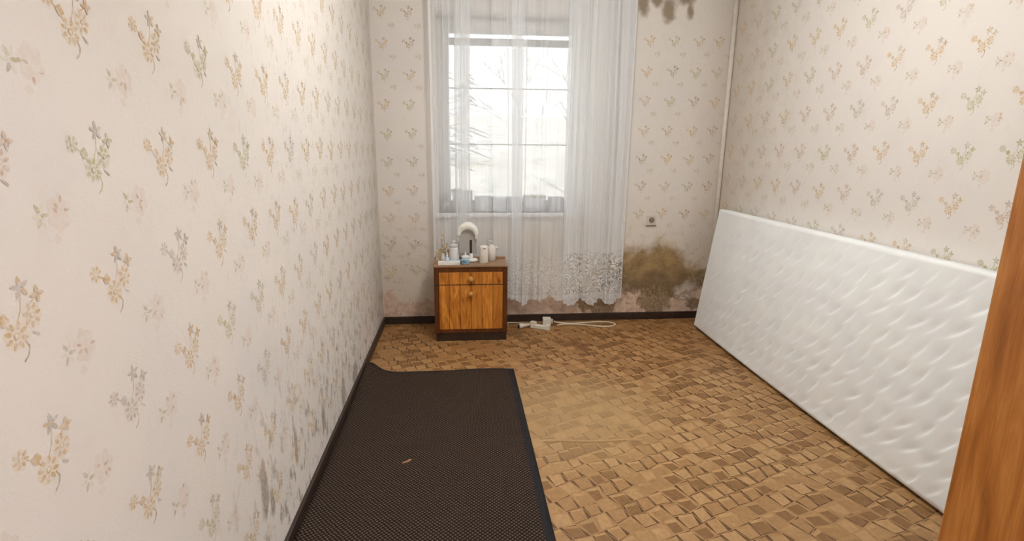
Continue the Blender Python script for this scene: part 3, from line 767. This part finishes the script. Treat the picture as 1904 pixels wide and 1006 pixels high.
c2 = curtain(1.346, 1.802, 3.868, 5, 9, hem_right).build('sheer_curtain', curtain_mat('sheer_net_scroll', 19, .515, .60, .72, .62), recalc=False)
tag(c2, 'narrow right sheer white curtain with large scroll lace border beside the mould patch', 'curtain', 'sheer window curtains')
rod = thing('curtain_rod', 'white curtain rod above the window', 'curtain rod')
MB().tube([(.33, 3.855, 2.42), (1.87, 3.855, 2.42)], .009, 14).build('rod', white_paint, rod)
for x in (.36, 1.84): MB().box((x-.008, 3.845, 2.421), (x+.008, D, 2.437)).build('bracket', white_paint, rod)

# ------------------------------------------------------------------ things on the window sill
SZ = WZ0 + .0005
def sill(o, label, cat): return tag(o, label, cat)
pt = thing('potted_plant', 'small potted plant at the left end of the window sill', 'plant', (.470, 4.02, SZ))
MB().lathe([(.026, 0), (.036, .06), (.038, .065), (.034, .066), (.03, .058), (.005, .056)], (0, 0, 0), 20).build('pot', plain('pot_grey', (.50, .49, .48), .6), pt)
lf = MB(); rg3 = random.Random(5)
for k in range(26):
    a = rg3.uniform(0, 2*PI); l = rg3.uniform(.05, .11); up_ = rg3.uniform(.3, 1.4); w = .007
    d = Vector((math.cos(a)*math.cos(up_)*.45, math.sin(a)*math.cos(up_)*.6, math.sin(up_))); b0 = Vector((0, 0, .058)); sd_ = Vector((-math.sin(a), math.cos(a), 0))
    p1 = b0 + d*l*.55; p2 = b0 + d*l - Vector((0, 0, .012))
    lf.add([b0, p1+sd_*w, p2, p1-sd_*w, p1+Vector((0, 0, .003))], [(0, 1, 4), (1, 2, 4), (2, 3, 4), (3, 0, 4)], 0, True)
lf.build('leaves', plain('leaf_grey_green', (.20, .25, .18), .6), pt)
gj = thing('glass_jar', 'clear glass jar on the sill beside the potted plant', 'jar', (.568, 4.035, SZ))
MB().lathe([(.036, 0), (.038, .004), (.038, .13), (.032, .145), (.032, .15)], (0, 0, 0), 24).build('jar_body', clear_mat, gj)
MB().lathe([(.034, .15), (.034, .166), (.030, .168)], (0, 0, 0), 24).build('jar_lid', white_plastic, gj)
tn = thing('tin', 'tall grey tin on the sill right of the glass jar', 'tin', (.645, 4.035, SZ))
MB().lathe([(.032, 0), (.033, .002), (.033, .145)], (0, 0, 0), 24).build('tin_body', plain('tin_grey', (.46, .46, .46), .4), tn)
MB().lathe([(.034, .145), (.034, .155), (.030, .157)], (0, 0, 0), 24).build('tin_lid', plain('tin_lid', (.58, .58, .57), .4), tn)
def carton(name, x0, x1, h, c, label, band=None, dy=.045):
    o = MB().box((-(x1-x0)/2, -dy, 0), ((x1-x0)/2, dy, h)).build(name, plain(name+'_card', c, .6), bevel=.002)
    o.location = ((x0+x1)/2, 4.045, SZ)
    tag(o, label, 'box')
    if band:
        m = MB()
        for a, b in band: m.box((-(x1-x0)/2+a, -dy-.0006, .004), (-(x1-x0)/2+b, -dy+.002, h-.004))
        m.build('printed_panel', plain(name+'_print', (.74, .75, .79), .5), o)
    return o
carton('grey_box', .692, .822, .112, (.44, .45, .47), 'grey box with a pale panel on the sill right of the tall tin', [(.04, .10)])
carton('white_box', .827, .926, .108, (.68, .69, .73), 'plain white box on the sill between the grey box and striped box')
carton('striped_box', .931, 1.050, .108, (.40, .41, .45), 'grey box with white stripes on the sill middle', [(.028, .055), (.070, .086)])
wc = thing('sugar_tin', 'broad white lidded tin, tallest thing near the middle of the sill', 'tin', (1.144, 4.04, SZ))
MB().lathe([(.084, 0), (.086, .003), (.086, .103), (.084, .106)], (0, 0, 0), 32, sy=.55).build('tin_body', plain('tin_white', (.74, .75, .78), .4), wc)
MB().lathe([(.088, .106), (.088, .118), (.080, .123), (.02, .125)], (0, 0, 0), 32, sy=.55).build('tin_lid', white_plastic, wc)
carton('small_box', 1.252, 1.362, .106, (.38, .39, .43), 'narrow grey box on the sill right of the broad white tin', [(.02, .048), (.062, .082)])
fc = MB()
for k in range(4): fc.box((-.056+.002*k, -.045, .014*k), (.050-.003*k, .045-.002*k, .014*k+.0135))
o = fc.build('folded_cloth', plain('cloth_white', (.76, .75, .74), .9, bs=.4), bevel=.006, seg=3); o.location = (1.418, 4.03, SZ)
tag(o, 'folded white cloth at the right end of the window sill', 'cloth')

# ------------------------------------------------------------------ socket
sk = thing('wall_socket', 'old square wall socket above the mould patch', 'socket', (2.024, D-.0005, .778))
MB().box((-.036, -.007, -.036), (.036, 0, .036)).build('plate', plain('socket_plate', (.62, .55, .46), .5), sk, bevel=.004)
MB().lathe([(.021, -.0072), (.021, -.0105), (.018, -.0105)], (.0, 0, .004), 24, axis='y').build('cup', plain('socket_cup', (.22, .18, .13), .5), sk)
m = MB()
for x in (-.009, .009): m.lathe([(.003, -.0108), (.003, -.0112)], (x, 0, .004), 10, axis='y')
m.build('contact_holes', plain('hole_dark', (.02, .02, .02), .6), sk)
MB().box((-.044, -.006, -.043), (.040, 0, -.039)).build('shadow_strip', plain('shadow_dark', (.22, .17, .12), .7), sk)  # dark strip in place of the shadow line under the plate

# ------------------------------------------------------------------ cable, adapters on the floor
ad = thing('power_adapter', 'white cube power adapter on the floor by the baseboard', 'adapter', (1.226, 3.835, .001), R(-4))
MB().box((-.031, -.028, .002), (.031, .028, .056)).build('adapter_body', white_plastic, ad, bevel=.005, seg=3)
MB().lathe([(.019, .031), (.019, .044), (.012, .046)], (0, 0, .028), 18, axis='x').build('adapter_socket', plain('adapter_beige', (.55, .52, .47), .5), ad)  # barrel in a darker, greyer plastic tone
MB().box((.0465, -.012, .014), (.050, .012, .042)).build('collar', plain('collar_dark', (.12, .11, .10), .5), ad)
ex = thing('extension_plug', 'white angular plug block lying in front of the cube adapter', 'plug', (1.165, 3.745, .001), R(-28))
MB().box((-.075, -.018, 0), (.055, .018, .030)).build('plug_body', white_plastic, ex, bevel=.006, seg=3)
MB().box((.040, -.020, 0), (.075, .020, .040)).build('plug_end', white_plastic, ex, bevel=.005, seg=3)
MB().box((-.078, -.015, .022), (-.035, .020, .050)).build('raised_block', white_plastic, ex, bevel=.005, seg=3)
pg = thing('mains_plug', 'white elongated plug with black tip nearest the nightstand', 'plug', (1.035, 3.768, .001), R(20))
MB().lathe([(.016, -.030), (.019, -.020), (.018, -.004), (.011, .012), (.008, .045), (.006, .085)], (0, 0, .019), 16, axis='x').build('plug_body', white_plastic, pg)
MB().lathe([(.013, -.036), (.014, -.030)], (0, 0, .019), 14, axis='x').build('black_tip', plain('tip_black', (.02, .02, .02), .4), pg)
def spline(pts, n=10):
    out = []; P = [Vector(p) for p in pts]
    for i in range(len(P)-1):
        p0, p1, p2, p3 = P[max(i-1, 0)], P[i], P[i+1], P[min(i+2, len(P)-1)]
        for k in range(n):
            t_ = k/n
            out.append(.5*((2*p1)+(-p0+p2)*t_+(2*p0-5*p1+4*p2-p3)*t_*t_+(-p0+3*p1-3*p2+p3)*t_**3))
    out.append(P[-1]); return out
cream_cable = plain('cable_cream', (.66, .57, .44), .5)
o = MB().tube(spline([(1.282, 3.835, .028), (1.32, 3.84, .014), (1.42, 3.838, .007), (1.52, 3.85, .007), (1.64, 3.86, .007), (1.72, 3.845, .007), (1.745, 3.80, .007), (1.71, 3.755, .007), (1.62, 3.75, .007), (1.54, 3.785, .007), (1.46, 3.812, .007), (1.36, 3.822, .007), (1.30, 3.80, .007)]), .0055, 8).build('power_cable', cream_cable)
tag(o, 'looped cream power cable on the floor right of the cube adapter', 'cable')
o = MB().tube(spline([(.915, 3.885, .006), (.97, 3.885, .007), (1.02, 3.87, .007), (1.07, 3.86, .007), (1.12, 3.862, .007)]), .004, 8).build('thin_cable', plain('cable_grey', (.48, .42, .36), .5))
tag(o, 'thin grey cable running along the baseboard from behind the nightstand', 'cable')

# ------------------------------------------------------------------ added fill lamps, out of view, to brighten the room
def lamp(name, label, loc_, strength, colr, r=.19):
    l = thing(name, label, 'lamp', loc_)
    MB().lathe([(.07, 0), (.07, -.02), (.05, -.03)], (0, 0, 0), 24).build('lamp_base', white_paint, l)
    t = NT(name+'_glow'); e = t.n.new('ShaderNodeEmission'); e.inputs[0].default_value = colr + (1,); e.inputs[1].default_value = strength
    t.t.links.new(e.outputs[0], t.out.inputs[0])
    MB().lathe([(r*math.sin(PI*k/12) if 0 < k < 12 else .002, -.03 - r*.45*(1-math.cos(PI*k/12))) for k in range(13)], (0, 0, 0), 28).build('lamp_shade', t.mat, l)
    return l
lamp('fill_lamp_room', 'added unseen fill lamp under the ceiling in the middle of the room', (1.15, 2.1, H), LAMP_E, (.98, .985, .96), .20)
lamp('fill_lamp_hall', 'added unseen fill lamp under the hall ceiling', (1.6, -1.0, H), HALL_E, (.95, .96, .98), .18)

# ------------------------------------------------------------------ outside the window
gm = plain('winter_ground', (.62, .58, .51), .9, var=.2, nscale=.6)
gr = []
m = MB(); vs = []; fs = []
NXg, NYg = 40, 30
for j in range(NYg+1):
    for i in range(NXg+1):
        x = -60 + 120*i/NXg; y = 4.3 + 95*(j/NYg)**1.6; k = max(0, y-18)
        vs.append((x, y, -.6 + .085*k + .6*math.sin(x*.09+1)*min(1, k/15)))
for j in range(NYg):
    for i in range(NXg): a = j*(NXg+1)+i; fs.append((a, a+1, a+NXg+2, a+NXg+1))
struct(m.add(vs, fs, 0, True).build('hillside_ground', gm), 'pale rising ground outside the window', 'ground')
def gz(x, y): k = max(0, y-18); return -.6 + .085*k + .6*math.sin(x*.09+1)*min(1, k/15)
bark = plain('pale_bark', (.74, .72, .69), .9); needles = plain('hazed_needles', (.66, .68, .65), .9)  # bark and needle colours lightened to imitate haze and overexposure
def conifer(x, y, h, label):
    rg = random.Random(int(x*10)); tr_ = thing('conifer_tree', label, 'tree', (x, y, gz(x, y)), group='trees outside the window')
    MB().tube([(0, 0, 0), (0, 0, h)], .12, 8, r2=.02).build('trunk', bark, tr_)
    m = MB()
    for k in range(90):
        f = rg.uniform(.12, 1); z = h*f; l = (1-f)*h*.26+.12; a = rg.uniform(0, 2*PI)
        d = Vector((math.cos(a), math.sin(a), -.25)); s_ = Vector((-math.sin(a), math.cos(a), 0))
        p0 = Vector((0, 0, z)); 
        for q in range(4):
            b = p0 + d*l*(.2+.25*q); w = l*(.16-.03*q); m.add([b+s_*w*1.2, b+d*l*.3, b-s_*w*1.2, b-d*l*.05+Vector((0, 0, .05))], [(0, 1, 3), (1, 2, 3), (2, 0, 3)], 0)
    tag(m.build('branches', needles, tr_), kind='stuff'); return tr_
def bare(x, y, h, seed, label):
    rg = random.Random(seed); tr_ = thing('bare_tree', label, 'tree', (x, y, gz(x, y)), group='trees outside the window')
    MB().tube([(0, 0, 0), (.1, 0, h*.45), (.05, .1, h*.75)], .13, 8, r2=.05).build('trunk', bark, tr_)
    m = MB()
    def br(p, d, l, r, n):
        e = p + d*l; m.tube([p, p+d*l*.5+Vector((rg.uniform(-.05, .05)*l,)*3), e], r, 5, r2=r*.5)
        if n == 0: return
        for k in range(3):
            nd = (d + Vector((rg.uniform(-.8, .8), rg.uniform(-.8, .8), rg.uniform(-.2, .6)))).normalized(); br(p+d*l*rg.uniform(.5, 1), nd, l*.66, r*.55, n-1)
    for k in range(7):
        f = rg.uniform(.35, .75); a = rg.uniform(0, 6.3)
        br(Vector((.07, .03, h*f)), Vector((math.cos(a), math.sin(a), .8)).normalized(), h*.22, .04, 3)
    tag(m.build('branches', bark, tr_), kind='stuff'); return tr_
conifer(-.45, 13, 7.0, 'tall pale conifer at the left side of the window view')
bare(2.4, 17, 5.2, 3, 'bare pale tree at the middle of the window view')
bare(4.6, 20, 5.6, 8, 'bare pale tree at the right side of the window view')
conifer(1.0, 27, 6.0, 'smaller distant conifer between the tall conifer and the bare trees')
